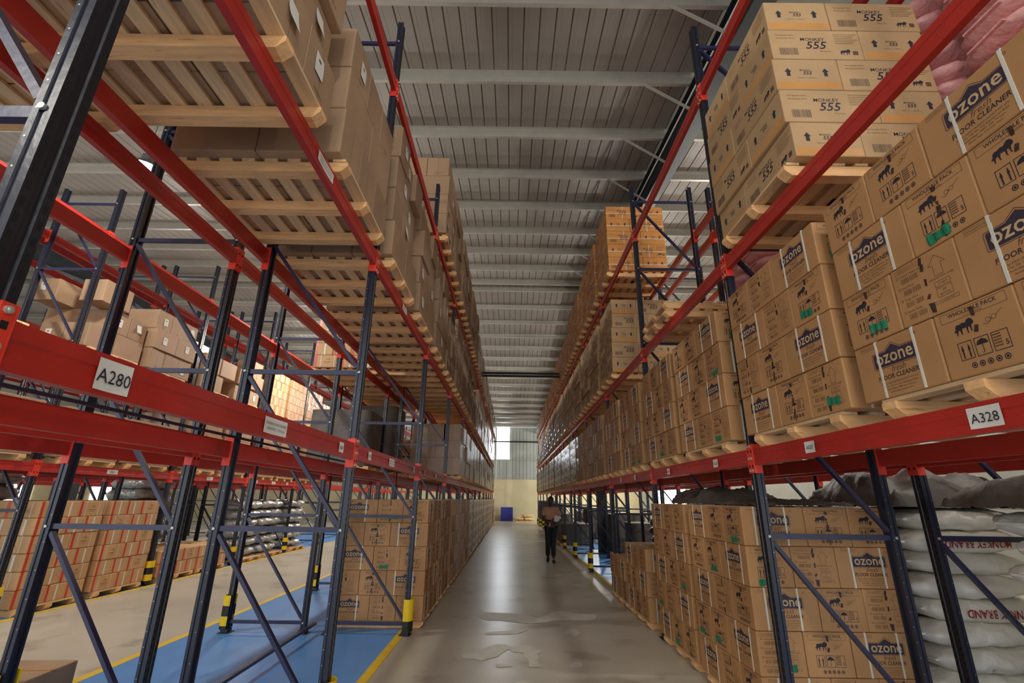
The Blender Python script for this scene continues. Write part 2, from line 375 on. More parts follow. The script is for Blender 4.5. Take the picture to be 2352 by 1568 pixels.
rv = MB(); rv.tube((.004,0,0), (.012,0,0), .011, 'zinc_and_hole_light', 12); rv.tube((.012,0,0), (.015,0,0), .008, 'zinc_and_hole_light', 12, .004); RIVET = rv.mesh('rivet')
BEAM, CN = beam_me(), (conn_me(-1), conn_me(1))
# racks: name, x of the front post line, direction of the slotted front face (+1 towards +x), rear x, y offset, first and last frame
RACKS = [('A', -1.335, 1, -2.335, 0, -1, 11, 'left front rack'), ('B', -3.659, -1, -2.659, 0, -1, 11, 'second rack on the left'),
         ('D', 2.045, -1, 3.045, 0, -1, 11, 'right front rack'), ('E', 4.379, 1, 3.379, 0, -1, 11, 'second rack on the right'),
         ('C', -7.08, 1, -8.08, .28, 0, 11, 'third rack on the left'), ('G', -9.39, -1, -8.39, .28, 0, 11, 'fourth rack on the left'),
         ('H', -12.9, 1, -13.9, .28, 1, 9, 'fifth rack on the left'), ('I', -18.9, 1, -19.9, .28, 2, 9, 'sixth rack on the left')]
sb = MB()       # beams too far to be told apart
BEAMS = {}
for rn, xf, sg, xr, yo, k0, k1, desc in RACKS:
    x_lo = min(xf, xr)
    for k in range(k0, k1+1):
        y = Y0+BAY*k+yo
        fr = empty('rack_upright', (x_lo, y, 0))
        tag(fr, 'navy upright frame of the %s, %s frame from the camera' % (desc, od(k-k0)), 'rack frame', 'upright frames of the pallet racks')
        for xx, ang in ((xf, 0 if sg > 0 else PI), (xr, PI if sg > 0 else 0)):
            obj('post', POST, fr, (xx-x_lo, 0, 0), (0,0,ang)); obj('base_plate', BASE, fr, (xx-x_lo, 0, 0))
        for h in HB: obj('horizontal_brace', h, fr)
        for d_ in DB: obj('diagonal_brace', d_, fr)
        if rn in 'ABC' or (rn == 'D' and k >= 3):
            kd = 0 if rn == 'A' else 1
            g = obj('post_guard', GU[kd], None, (xf, y, 0), (0, 0, 0 if sg > 0 else PI))
            tag(g, '%s, foot of the %s, %s post' % ('yellow guard, black base' if kd == 0 else 'yellow-black striped guard', desc, od(k-k0)), 'post guard', 'guards at the rack posts')
        if k == k1: continue
        for li, z in enumerate(LV):
            for side in (0, 1):
                xx = xf if side == 0 else xr; s2 = sg if side == 0 else -sg
                ang = 0 if s2 > 0 else PI; loc = (xx+.036*s2, y+BAY/2, z)
                if rn in 'HI' or (rn in 'BECG' and k > 4):
                    mx = Matrix.Translation(loc) @ Matrix.Rotation(ang, 4, 'Z'); b2 = MB(); b2.box(-.045, 0, -1.42, 1.42, 0, BH, 'red'); b2.box(-.07, .003, 1.41, 1.42, -.065, .17, 'red_bright'); b2.box(-.07, .003, -1.42, -1.41, -.065, .17, 'red_bright'); sb.extend(b2, mx); continue
                b = obj('rack_crossbar', BEAM, None, loc, (0,0,ang))
                tag(b, 'red %s beam, %s shelf of the %s, %s bay' % (['front','rear'][side], ['lowest','middle','top'][li], desc, od(k-k0)), 'rack crossbar', 'red shelf crossbars')
                
                for c_ in (0, 1):
                    co = obj('connector', CN[c_], b)
                    if rn in 'AD' and side == 0 and k < 3:
                        for zz in (-.045, .15, .0525): obj('rivet', RIVET, co, (0, ((BAY-PW)/2+.024)*(-1, 1)[c_], zz))
                BEAMS[(rn, k, li, side)] = b
tag(obj('rack_crossbars', sb), 'red shelf beams of the far bays seen through the racks', 'rack crossbars', kind='stuff')
def sticker(key, dy, w, h, lines, size, dz=.065):
    b = BEAMS[key]; sgn = 1 if b.rotation_euler[2] < 1 else -1
    m = MB(); c = (.0045, 0, 0)
    # slightly curled paper
    n = 6; vs = []
    for i in range(n+1):
        t = i/n; vs += [(.001+.004*abs(t-.5)**2*4, -w/2+w*t, -h/2), (.001+.003*abs(t-.5)**2*4, -w/2+w*t, h/2)]
    m.add(vs, [(2*i, 2*i+2, 2*i+3, 2*i+1) for i in range(n)], 'paper')
    for i, t in enumerate(lines):
        m.text(t, size, (.0065, 0, (len(lines)/2-i-1)*size*1.35+size*.28), (0,1,0), (0,0,1), 'print')
    o = obj('label_sticker', m, b, (0.0, dy*sgn, dz)); o['label'] = 'white label reading '+' '.join(lines); return o
yc = lambda k: Y0+BAY*k+BAY/2
sticker(('A',-1,0,0), 1.50-yc(-1), .14, .10, ['A280'], .062)
sticker(('A',-1,0,0), 2.62-yc(-1), .26, .085, ['OZONE FLOOR CLEANER', 'ASSORTED 1 LTR X 24'], .0205)
sticker(('A',-1,0,0), 3.68-yc(-1), .10, .075, ['A281'], .036)
sticker(('A',0,0,0), 4.45-yc(0), .10, .075, ['A282'], .036)
sticker(('A',0,0,0), 5.30-yc(0), .24, .08, ['OZONE FLOOR CLEANER', 'ASSORTED 1 LTR X 24'], .019)
sticker(('A',0,0,0), 6.55-yc(0), .10, .075, ['A283'], .036)
sticker(('A',1,0,0), 7.4-yc(1), .10, .075, ['A284'], .036); sticker(('A',1,0,0), 8.5-yc(1), .22, .07, ['OZONE FLOOR CLEANER', 'ASSORTED 1 LTR X 24'], .017)
sticker(('A',-1,1,0), 2.70-yc(-1), .27, .075, ['OZONE TOILET CLEANER', 'ASSORTED 500 ML X 48'], .019)
sticker(('A',0,1,0), 5.25-yc(0), .24, .075, ['OZONE TOILET CLEANER', 'ASSORTED 500 ML X 48'], .017)
sticker(('D',-1,0,0), 1.99-yc(-1), .15, .09, ['A328'], .058)
sticker(('D',-1,0,0), 3.22-yc(-1), .11, .075, ['A327'], .036)
sticker(('D',0,0,0), 4.75-yc(0), .11, .075, ['A326'], .036)
sticker(('D',0,0,0), 6.2-yc(0), .11, .075, ['A325'], .036)
sticker(('D',1,0,0), 7.9-yc(1), .11, .075, ['A324'], .036); sticker(('D',1,0,0), 8.9-yc(1), .11, .075, ['A323'], .036)
for k, ds in ((1, (.6, 1.4, 2.3)), (2, (.5, 1.3)), (3, (.5, 1.5, 2.4)), (4, (.5, 1.5))):
    for i, d_ in enumerate(ds): sticker(('C',k,0,0), d_-BAY/2, .24 if i == 1 else .13, .075, ['A%d' % (210+3*k+i)], .04)
# tie bars
def bar_thing(name, label, p, q, w, h, mm='navy', cat='tie bar', tube=False):
    m = MB(); c = Vector(p).lerp(Vector(q), .5)
    if tube: m.tube(Vector(p)-c, Vector(q)-c, w, mm)
    else: m.bar(Vector(p)-c, Vector(q)-c, w, h, mm)
    return tag(obj(name, m, None, c), label, cat)
ys_ = Y0+BAY*5
bar_thing('tie_bar', 'upper dark tube spanning the aisle between the rack tops', (-1.30, ys_, 6.58), (2.02, ys_, 6.58), .045, 0, 'steel_dark', tube=True)
bar_thing('tie_bar', 'lower dark tube spanning the aisle between the rack tops', (-1.30, ys_, 6.46), (2.02, ys_, 6.46), .045, 0, 'steel_dark', tube=True)
bar_thing('floor_tie_bar', 'navy bar lying low between the two left racks', (-2.50, 1.2, .13), (-2.50, 6.95, .13), .04, .03)

bar_thing('guide_rail', 'thin dark rail running just above the rear beam of the left front rack', (-2.275, 1.12, 2.140), (-2.275, 6.98, 2.140), .018, .018, 'navy_post', 'rail')
# ------------------------------------------------------------------ pallets
def pallet_parts():
    st = MB(); w = 1.27
    pts = [(-w/2+.05,0),(w/2-.05,0),(w/2,.045),(w/2,.08),(-w/2,.08),(-w/2,.045)]; n = 6
    vs = [(a,-.045,b) for a,b in pts]+[(a,.045,b) for a,b in pts]
    st.add(vs, [(i,(i+1)%n,n+(i+1)%n,n+i)[::-1] for i in range(n)]+[list(range(n)), list(range(n,2*n))[::-1]], 'wood')
    dk = MB()
    for i in range(8):
        x = -w/2+.06+i*(w-.12)/7; dk.box(x-.046, x+.046, -.53, .53, .081, .10, 'wood_slat')
    return st.mesh('stringer'), dk.mesh('deck')
STR, DECK = pallet_parts()
farp = MB()
PALN = 0
def pallet(cx, cy, z, label, d=1.1, parts=True, rotz=0):
    global PALN
    if not parts:
        b = MB()
        for yy in (-d/2+.06, 0, d/2-.06): b.box(-.6, .6, yy-.045, yy+.045, 0, .08, 'wood')
        b.box(-.61, .61, -d/2, d/2, .081, .1, 'wood_slat'); farp.extend(b, Matrix.Translation((cx, cy, z))); return
    p = empty('pallet', (cx, cy, z+.001), rotz); tag(p, label, 'pallet', 'wooden pallets on the racks')
    for yy in (-.475, 0, .475): obj('stringer', STR, p, (0, yy, 0))
    obj('deck', DECK, p); PALN += 1
    return p

# ------------------------------------------------------------------ printed cartons
LION = [(0,.25),(.08,.3),(.1,.45),(.2,.52),(.32,.5),(.45,.55),(.6,.52),(.7,.62),(.82,.66),(.93,.6),(1,.45),(.95,.36),(.86,.32),(.84,.1),(.88,.04),(.8,.04),(.76,.26),(.68,.28),(.66,.06),(.69,0),(.62,0),(.58,.28),(.4,.28),(.36,.08),(.4,.02),(.32,.02),(.28,.24),(.2,.22),(.14,.06),(.17,0),(.1,0),(.08,.2),(0,.18)]
ARW = [(-.3,0),(.3,0),(.3,.55),(.6,.55),(0,1),(-.6,.55),(-.3,.55)]
def lion(m, o, ux, uy, x, y, w, mm):
    ux, uy = Vector(ux), Vector(uy); c = Vector(o)
    # triangulated fan pieces keep the concave outline clean
    bm = bmesh.new(); vs = [bm.verts.new((x+a*w, y+b*w, 0)) for a, b in LION]; f_ = bm.faces.new(vs)
    bmesh.ops.triangulate(bm, faces=[f_]); bm.verts.index_update()
    m.add([c+ux*v.co.x+uy*v.co.y for v in bm.verts], [[v.index for v in q.verts] for q in bm.faces], mm); bm.free()
def arrow(m, o, ux, uy, x, y, w, h, mm, outline=0):
    pts = [(x+a*w, y+b*h) for a, b in ARW]
    if outline: m.line(o, ux, uy, pts, outline, mm, True)
    else:
        m.poly(o, ux, uy, [pts[0], pts[1], pts[2], pts[6]], mm); m.poly(o, ux, uy, [pts[5], pts[3], pts[4]], mm)
def circ(m, o, ux, uy, x, y, r1, r0, mm, n=14):
    for i in range(n):
        a, b = 2*PI*i/n, 2*PI*(i+1)/n
        m.poly(o, ux, uy, [(x+r0*math.cos(a), y+r0*math.sin(a)), (x+r1*math.cos(a), y+r1*math.sin(a)), (x+r1*math.cos(b), y+r1*math.sin(b)), (x+r0*math.cos(b), y+r0*math.sin(b))], mm)
def barcode(m, o, ux, uy, x, y, w, h, mm, rr):
    t = x
    while t < x+w:
        q = rr.choice((.0025, .004, .006)); m.quad(o, ux, uy, t, t+q*.6, y, y+h, mm); t += q+rr.choice((.001, .002, .003))
OL, OW, OH = .53, .365, .31
def faces(L, Wd, H, e=.0008):
    return {'f': ((0,-Wd/2-e,H/2),(1,0,0),(0,0,1)), 'b': ((0,Wd/2+e,H/2),(-1,0,0),(0,0,1)), 'r': ((L/2+e,0,H/2),(0,1,0),(0,0,1)), 'l': ((-L/2-e,0,H/2),(0,-1,0),(0,0,1))}
def ozone_face(m, F, k=1):
    o, ux, uy = F; P = lambda x, y: Vector(o)+Vector(ux)*x+Vector(uy)*y; n_ = Vector(ux).cross(Vector(uy))*.0006; c = .0
    pts = [(-.145,.002),(.145,.002),(.15,.008),(.15,.07),(.143,.077),(.055,.077),(0,.108),(-.055,.077),(-.143,.077),(-.15,.07),(-.15,.008)]
    pts = [(a*.9, b+.005) for a, b in pts]
    m.line(o, ux, uy, [(a*1.06, (b-.045)*1.14+.045) for a, b in pts], .0025, 'logo', True)
    m.poly(o, ux, uy, pts, 'logo')
    m.text('ozone', .098, P(0, .022)+n_, ux, uy, 'logo_text', 0, .012)
    m.text('fresh', .046, P(.01, -.030), ux, uy, 'print_soft', .35, .0)
    m.text('FLOOR CLEANER', .034, P(0, -.062), ux, uy, 'print', .12, .012)
    for i, t in enumerate(('Mfg. by: INNO MUNDHI OUTPUT PVT LTD', 'Plot No. 720, 721, 722, Kunnathunad Road,', 'Rural Village - 10805, Dist. Thrissur,', 'Kerala, India. Customer Care')):
        m.text(t, .0125, P(0, -.086-.0155*i), ux, uy, 'print_soft')
    m.frame(o, ux, uy, -.215, -.095, .118, .143, .0015, 'print_soft'); m.text('WHOLESALE PACK', .013, P(-.155, .126), ux, uy, 'print_soft')
    circ(m, o, ux, uy, .155, .12, .008, .006, 'print_soft', 10); m.text('R', .009, P(.155, .117), ux, uy, 'print_soft')
def whole_face(m, F, rr):
    o, ux, uy = F; P = lambda x, y: Vector(o)+Vector(ux)*x+Vector(uy)*y
    m.frame(o, ux, uy, -.15, .15, .098, .142, .0018, 'print_soft'); m.text('WHOLESALE PACK', .026, P(0, .116), ux, uy, 'print', 0, .008)
    m.text('1L x 24 Bottles', .014, P(0, .102), ux, uy, 'print_soft')
    lion(m, o, ux, uy, -.10, .025, .095, 'print')
    m.line(o, ux, uy, [(.03,.04),(.05,.035),(.07,.05),(.06,.06)], .002, 'print_soft'); circ(m, o, ux, uy, .055, .052, .011, .009, 'print_soft', 10); circ(m, o, ux, uy, .08, .056, .011, .009, 'print_soft', 10); m.line(o, ux, uy, [(.09,.06),(.12,.078)], .002, 'print_soft')
    m.frame(o, ux, uy, -.105, -.04, -.085, -.005, .003, 'print'); m.frame(o, ux, uy, -.03, .035, -.085, -.005, .003, 'print'); m.frame(o, ux, uy, .045, .115, -.085, -.005, .003, 'print')
    for x in (-.087, -.058): arrow(m, o, ux, uy, x, -.078, .011, .062, 'print')
    m.poly(o, ux, uy, [(-.024,-.038),(.030,-.038),(.022,-.022),(.003,-.013),(-.016,-.022)], 'print'); m.line(o, ux, uy, [(.003,-.038),(.003,-.07),(-.004,-.075)], .003, 'print')
    for i in range(5): m.quad(o, ux, uy, .05, .083, -.02-.012*i, -.014-.012*i, 'print_soft')
    m.text('5', .03, P(.1, -.07), ux, uy, 'print', 0, .01)
    for i in range(5): circ(m, o, ux, uy, -.055+.035*i, -.115, .013, .009, 'print', 12); m.quad(o, ux, uy, -.06+.035*i, -.05+.035*i, -.12, -.11, 'print')
def arrow_face(m, F, rr):
    o, ux, uy = F; P = lambda x, y: Vector(o)+Vector(ux)*x+Vector(uy)*y
    m.frame(o, ux, uy, -.155, -.02, .118, .14, .0015, 'print_soft'); m.text('WHOLESALE PACK', .012, P(-.088, .125), ux, uy, 'print_soft')
    for i, t in enumerate(('Tropical Temptation', 'Fresh Floral', 'Tango Citrus', 'Serene Sandal')):
        y = .095-.062*i; m.frame(o, ux, uy, -.155, -.143, y, y+.012, .002, 'print_soft'); m.text(t, .015, P(-.135, y), ux, uy, 'print_soft', align='L')
        barcode(m, o, ux, uy, -.13, y-.036, .045, .026, 'print_soft', rr); barcode(m, o, ux, uy, -.075, y-.036, .045, .026, 'print_soft', rr)
    arrow(m, o, ux, uy, .075, .02, .075, .1, 'print_soft', .0022)
    m.text('HANDLE WITH CARE', .0135, P(.08, .004), ux, uy, 'print_soft')
    m.frame(o, ux, uy, .04, .12, -.035, -.008, .002, 'print_soft'); m.text('1L NETT', .013, P(.08, -.026), ux, uy, 'print_soft')
    m.frame(o, ux, uy, .04, .12, -.085, -.04, .002, 'print_soft'); m.text('24', .018, P(.08, -.06), ux, uy, 'print_soft'); m.text('BOTTLES', .013, P(.08, -.077), ux, uy, 'print_soft')
    m.frame(o, ux, uy, .02, .14, -.112, -.097, .0015, 'print_soft'); m.text('1L x 24 BOTTLES', .010, P(.08, -.108), ux, uy, 'print_soft')
def torn(m, F, x, y0, y1, rr):
    o, ux, uy = F; y = y0; o = Vector(o)+Vector(ux).cross(Vector(uy))*.0009
    while y < y1:
        h = rr.uniform(.012, .05); w = rr.uniform(.004, .014); a = rr.uniform(-.008, .008)
        m.poly(o, ux, uy, [(x-w+a, y),(x+w*.5+a, y-.004),(x+w+a*.5, y+h),(x-w*.6-a, y+h+.005)], 'torn'); y += h+rr.uniform(.005, .05)
def carton_body(kind, seed, det=True):
    rr = random.Random(seed); m = MB()
    if kind == 'oz':
        L, w, H, mm = OL, OW, OH, 'ozcard' if det else 'ozcard_wrap'
        (m.rbox(-L/2, L/2, -w/2, w/2, 0, H-.003, mm, .007) if det else m.box(-L/2, L/2, -w/2, w/2, 0, H-.004, mm))
        F = faces(L, w, H)
        if det:
            ozone_face(m, F['f']); ozone_face(m, F['b'])
            a, b = ('r','l') if seed % 2 else ('l','r')
            whole_face(m, F[a], rr); arrow_face(m, F[b], rr)
            torn(m, F['r'], 0, .02 if rr.random() < .5 else -.13, .15, rr); torn(m, F['l'], 0, -.14, .14, rr)
            m.quad((0,0,H-.002), (1,0,0), (0,1,0), -L/2+.01, L/2-.01, -.0015, .0015, 'seam')
        else:
            for k in 'fb':
                o, ux, uy = F[k]; m.quad(o, ux, uy, -.13, .13, .01, .085, 'logo'); m.quad(o, ux, uy, -.11, .11, -.06, -.035, 'print_soft'); m.quad(o, ux, uy, -.1, .1, -.13, -.085, 'print_soft')
                for s_ in (-.17, .17): m.quad(o, ux, uy, s_-.006, s_+.006, -H/2, H/2, 'strap')
            for k in 'lr':
                o, ux, uy = F[k]; m.quad(o, ux, uy, -.13, -.02, -.1, .09, 'print_soft'); m.quad(o, ux, uy, .03, .13, -.09, .0, 'print_soft'); m.quad(o, ux, uy, -.006, .006, -.12, .12, 'torn')
    elif kind in ('mk', 'or'):
        L, w, H = (.70, .49, .30); mm = {'mk':'mkcard','or':'orcard'}[kind]
        (m.rbox(-L/2, L/2, -w/2, w/2, 0, H-.003, mm, .008) if det else m.box(-L/2, L/2, -w/2, w/2, 0, H-.004, mm))
        F = faces(L, w, H)
        for k in 'fb':
            o, ux, uy = F[k]; P = lambda x, y: Vector(o)+Vector(ux)*x+Vector(uy)*y
            if det:
                m.text('MONKEY', .046, P(-.02, .035), ux, uy, 'print', .0, .003); m.text('555', .105, P(-.01, -.045), ux, uy, 'print', .3, .014)
                m.text('Slim Cup Mop', .014, P(.06, -.075), ux, uy, 'print_soft')
                barcode(m, o, ux, uy, -.29, -.11, .14, .07, 'print', rr)
                for i in range(2): m.text('Net Quantity: 50 Pcs', .017, P(-.30, .085-.03*i), ux, uy, 'print_soft', align='L')
                for i in range(6): m.quad(o, ux, uy, .15, .33-.02*(i%3), .10-.018*i, .104-.018*i, 'print_soft')
                lion(m, o, ux, uy, .17, -.105, .085, 'print'); m.quad(o, ux, uy, .27, .31, -.105, -.065, 'print_soft')
            else: m.quad(o, ux, uy, -.12, .12, -.05, .07, 'print_soft'); m.quad(o, ux, uy, -.29, -.17, -.11, -.04, 'print')
        for k in 'lr':
            o, ux, uy = F[k]; P = lambda x, y: Vector(o)+Vector(ux)*x+Vector(uy)*y
            for x in (-.14, .14): arrow(m, o, ux, uy, x, -.02, .045, .075, 'print')
            if det:
                m.text('MONKEY', .02, P(-.01, .03), ux, uy, 'print', 0, .002); m.text('555', .045, P(0, -.005), ux, uy, 'print', .3, .014)
                m.text('Batch No: ......... Mfg Date ......', .013, P(0, -.04), ux, uy, 'print_soft')
                m.quad(Vector(o)-Vector(ux).cross(Vector(uy))*.0004, ux, uy, -w/2+.01, w/2-.01, -H/2+.01, -H/2+.075, 'browntape')
            else: m.quad(o, ux, uy, -.05, .05, -.01, .05, 'print')
        if kind == 'or':
            for x in (-.0,):
                for k in 'fb':
                    o, ux, uy = F[k]; m.quad(Vector(o), ux, uy, -.006, .006, -H/2, H/2, 'strap')
            e = .0018
            m.box(-L/2-e, L/2+e, -w/2-e, w/2+e, H*.42, H*.42+.012, 'strap')
    elif kind == 'pl':
        L, w, H = .60, .40, .397; mm = 'plcard' if det else 'plcard_wrap'
        (m.rbox(-L/2, L/2, -w/2, w/2, 0, H-.004, mm, .010) if det else m.box(-L/2, L/2, -w/2, w/2, 0, H-.004, mm))
        F = faces(L, w, H)
        for k in 'lr':
            o, ux, uy = F[k]; m.quad(o, ux, uy, -.0012, .0012, -H/2+.01, H/2-.012, 'seam')
        if seed % 2:
            for k in 'lr':
                o, ux, uy = F[k]; m.text('HANDLE', .03, Vector(o)+Vector((0,0,-.15)), ux, uy, 'print_soft')
    elif kind == 'tp':
        L, w, H = .50, .34, .243
        (m.rbox(-L/2, L/2, -w/2, w/2, 0, H-.003, 'tpcard', .012) if det else m.box(-L/2, L/2, -w/2, w/2, 0, H-.003, 'yecard'))
        F = faces(L, w, H, .001)
        for k in 'fb':
            o, ux, uy = F[k]
            for s_ in (-.12, .13): m.quad(o, ux, uy, s_-.005, s_+.005, -H/2, H/2, 'strap')
            m.quad(o, ux, uy, -.235, -.19, -H/2+.004, H/2-.004, 'red_tape'); m.quad(o, ux, uy, -.06, .07, -.02, -.012, 'print_soft'); m.quad(o, ux, uy, -.05, .05, -.045, -.04, 'print_soft'); m.line(o, ux, uy, [(-.02,.03),(.03,.045),(.05,.03),(.02,.015)], .008, 'print_soft')
        for k in 'lr':
            o, ux, uy = F[k]; m.quad(o, ux, uy, -.15, -.11, -H/2+.004, H/2-.004, 'red_tape'); m.quad(o, ux, uy, .0, .03, -H/2+.004, H/2-.02, 'paper')
    return m
DIM = {'oz': (OL, OW, OH), 'mk': (.70, .49, .30), 'or': (.70, .49, .30), 'pl': (.60, .40, .397), 'tp': (.50, .34, .243)}
TM = {k: [carton_body(k, s_) for s_ in (0, 1)] for k in DIM}; TMM = {k: [b.mesh('carton') for b in v] for k, v in TM.items()}
TL = {k: carton_body(k, 0, False) for k in DIM}
def strap_me():
    m = MB(); L, w, H = DIM['oz']; e = .0025; t = .007
    m.box(-t, t, -w/2-e, -w/2+.001, 0.002, H, 'strap'); m.box(-t, t, w/2-.001, w/2+e, .002, H, 'strap'); m.box(-t, t, -w/2-e, w/2+e, H-.004, H-.0008, 'strap'); return m.mesh('strap')
STRAP = strap_me()
def green_me():
    m = MB(); n = 10; vs = []
    for i in range(n+1):
        t = i/n; d_ = .003+.003*math.sin(t*17); h = .022+.004*math.sin(t*9)
        vs += [(d_, -.06+.12*t, -h), (d_+.002, -.06+.12*t, h)]
    m.add(vs, [(2*i,2*i+2,2*i+3,2*i+1) for i in range(n)], 'green_tape'); return m.mesh('green_tape')
GREEN = green_me()
def note_me(bend):
    m = MB(); n = 6; vs = []
    for i in range(n+1):
        t = i/n; d_ = .003+bend*t*t; vs += [(d_, -.055, .075-.15*t), (d_+.004*math.sin(t*3), .055, .075-.15*t)]
    m.add(vs, [(2*i,2*i+2,2*i+3,2*i+1) for i in range(n)], 'paper')
    m.quad((.006,0,.03), (0,1,0), (0,0,1), -.02, .015, -.008, .01, 'print_soft'); return m.mesh('paper_label')
NOTE = [note_me(.03), note_me(.004)]

def pin3(L, w):      # pinwheel of eight, side = L+2w
    T = L+2*w
    return T, [(L/2, w/2, 0), (L/2, 1.5*w, 0), (L+w/2, L/2, 1), (L+1.5*w, L/2, 1), (2*w+L/2, L+w/2, 0), (2*w+L/2, L+1.5*w, 0), (w/2, 2*w+L/2, 1), (1.5*w, 2*w+L/2, 1)]
def pin2(L, w):
    T = L+w
    return T, [(L/2, w/2, 0), (L+w/2, L/2, 1), (w+L/2, L+w/2, 0), (w/2, w+L/2, 1)]
PLACED = {k: [] for k in DIM}; HIDDEN = {k: [] for k in DIM}
def load(kind, cx, cy, z, layers, aisle, place, near=False, pal=True, jit=1, g=.004, flat=False, prio=0, parts=True, d=1.1):
    """a pallet with its layers of cartons; aisle = +1/-1 side that is seen"""
    L, w, H = DIM[kind]
    T, lay = (pin3 if kind in ('oz','tp') else pin2)(L+g, w+g)
    if kind == 'pl': T, lay = pin3(.60*.0+.46, .40) if False else pin2(L+g, w+g)
    if kind == 'pl':   # 2 x 2 pinwheel plus a third row: side 1.2 along y
        T = 1.21; a = [(.20,.30,1),(.605,.30,1),(1.008,.30,1),(.20,.905,1),(.605,.905,1),(1.008,.905,1)]; b = [(.30,.20,0),(.905,.20,0),(.30,.605,0),(.905,.605,0),(.30,1.008,0),(.905,1.008,0)]
    if pal: pallet(cx, cy, z, 'pine pallet under cartons, %s' % place, d=d, parts=parts)
    zz = z+(.102 if pal else .003)
    for i in range(layers):
        if kind == 'pl': ll = (a, b)[(i + int(cy)) % 2]
        else: ll = lay if (i + (kind == 'mk')) % 2 == 0 else [(T-x, y, q) for x, y, q in lay]
        if jit > 2: zz_ = R_.uniform(-.05,.05)
        ex = R_.uniform(-.02, .02)*jit if kind in ('pl','mk') else R_.uniform(-.006, .006)*jit
        vis = []
        for x, y, q in ll:
            hx = (L if q == 0 else w)/2; hy = (w if q == 0 else L)/2
            px, py = cx-T/2+x, cy-T/2+y
            seen = (aisle > 0 and x+hx > T-.02) or (aisle < 0 and x-hx < .02) or (near and y-hy < .02)
            ins = 0
            if jit > 2 and (R_.random() < .16 or (i == layers-1 and R_.random() < .4)): continue
            if kind == 'pl' and seen and i > 0 and R_.random() < .10: ins = R_.uniform(.03, .06)
            it = dict(kind=kind, x=px+ex-ins*aisle, y=py, z=zz+i*H, q=q, place=place, layer=i, top=(i == layers-1), flip=R_.random() < .5, up=False, aisle=aisle, near=(near and y-hy < .02), aside=(aisle > 0 and x+hx > T-.02) or (aisle < 0 and x-hx < .02))
            it['d'] = math.dist((it['x'], it['y'], it['z']), (0, 0, CAMZ))+prio
            (vis if seen else HIDDEN[kind]).append(it)
        vis.sort(key=lambda t: t['d'])
        for n_, t in enumerate(vis): t['pos'] = n_
        PLACED[kind] += vis

SL_ = lambda k, j: Y0+BAY*k+(.78 if j == 0 else 2.16)+.07      # centre y of slot j in bay k
XA, XD = -1.80, 2.585                                          # centre lines of the loads
# right rack, floor level
for j in (0, 1): load('oz', XD, SL_(0, j)-.02, .003, 5, -1, 'right floor level, %s pallet' % od(j), near=(j == 0))
load('oz', XD-.02, SL_(1, 0)+.1, .003, 3, -1, 'right floor level, third pallet', near=True)
load('oz', XD-.02, SL_(1, 1)+.0, .003, 2, -1, 'right floor level, fourth pallet')
# right rack, lowest shelf
n_ = 0
for k in range(-1, 11):
    for j in (0, 1):
        load('oz', XD+R_.uniform(-.02,.02), SL_(k, j), LV[0]+BH, 4, -1, 'lowest right shelf, %s pallet' % od(n_), near=(n_ < 3 or j == 0), parts=k < 6); n_ += 1
# left rack, floor level
n_ = 0
for k in range(1, 11):
    for j in (0, 1):
        load('oz', XA, SL_(k, j), .003, 5, 1, 'left floor level, %s pallet' % od(n_), near=(n_ == 0), parts=k < 6); n_ += 1
# left rack, lowest shelf from the third bay on
n_ = 0
for k in range(2, 11):
    for j in (0, 1):
        if k == 2 and j == 0: continue
        load('pl', XA, SL_(k, j), LV[0]+BH, 3, 1, 'lowest left shelf, %s pallet' % od(n_), near=(n_ == 0), parts=k < 5, prio=30); n_ += 1
n_ = 0
for k in range(-1, 11):
    for j in (0, 1):
        load('pl', XA-.04, (1.87 if j == 0 else 3.35)+BAY*(k+1) if k > -1 else (1.89 if j == 0 else 3.35), LV[1]+BH, (3 if k < 0 else 4 if n_ % 5 else 3), 1, 'middle left shelf, %s pallet' % od(n_), near=True, parts=k < 6); n_ += 1
n_ = 0
for k in range(1, 11):
    for j in (0, 1):
        load('pl', XA, SL_(k, j), LV[2]+BH, 4 if k < 4 else 3, 1, 'top left shelf, %s pallet' % od(n_), near=(n_ == 0 or k < 3), parts=k < 6); n_ += 1
# right rack, middle shelf
load('mk', 2.56, 3.32, LV[1]+BH, 5, -1, 'middle right shelf, nearest pallet', near=True)
n_ = 0
for k in range(1, 11):
    for j in (0, 1):
        if k == 1 and j == 0: continue
        n_ += 1; load('mk', 2.53, SL_(k, j)+(.04 if n_ == 1 else 0), LV[1]+BH, 5, -1, 'middle right shelf, %s far pallet' % od(n_-1), near=(n_ < 3), parts=k < 5)
n_ = 0
for k in range(1, 11):
    for j in (0, 1):
        if k == 1 and j == 0: continue
        n_ += 1; load('or', 2.53, SL_(k, j)-.05, LV[2]+BH, 5 if k < 4 else 4 if k < 6 else 3, -1, 'top right shelf, %s pallet' % od(n_-1), near=(n_ == 1), parts=k < 5)
# third rack on the left
for i, (y, h) in enumerate(((8.1, 6), (9.45, 6), (11.0, 2), (12.2, 2))): load('tp', -7.62, y, .003, h, 1, 'floor across left aisle, %s pallet' % od(i), near=True, parts=True)
for i, (y, h) in enumerate(((14.0, 5), (15.35, 5), (16.8, 5), (18.1, 4))): load('tp', -7.62, y, LV[1]+BH, h, 1, 'high shelf across left aisle, %s pallet' % od(i), near=True)
for i, (y, h) in enumerate(((5.9, 1), (8.0, 3), (9.35, 3), (11.0, 3), (12.4, 3))): load('pl', -7.62, y, LV[1]+BH, h, 1, 'high shelf across left aisle, %s pallet' % od(i), near=True, prio=-2, jit=3)
for i in range(10): load('pl', -7.62, 4.33+BAY*(i//2)+(.82 if i % 2 == 0 else 2.15), LV[0]+BH, 3 if i > 3 else 2, 1, 'low shelf across left aisle, %s pallet' % od(i), near=i < 2, prio=4, parts=i < 5)
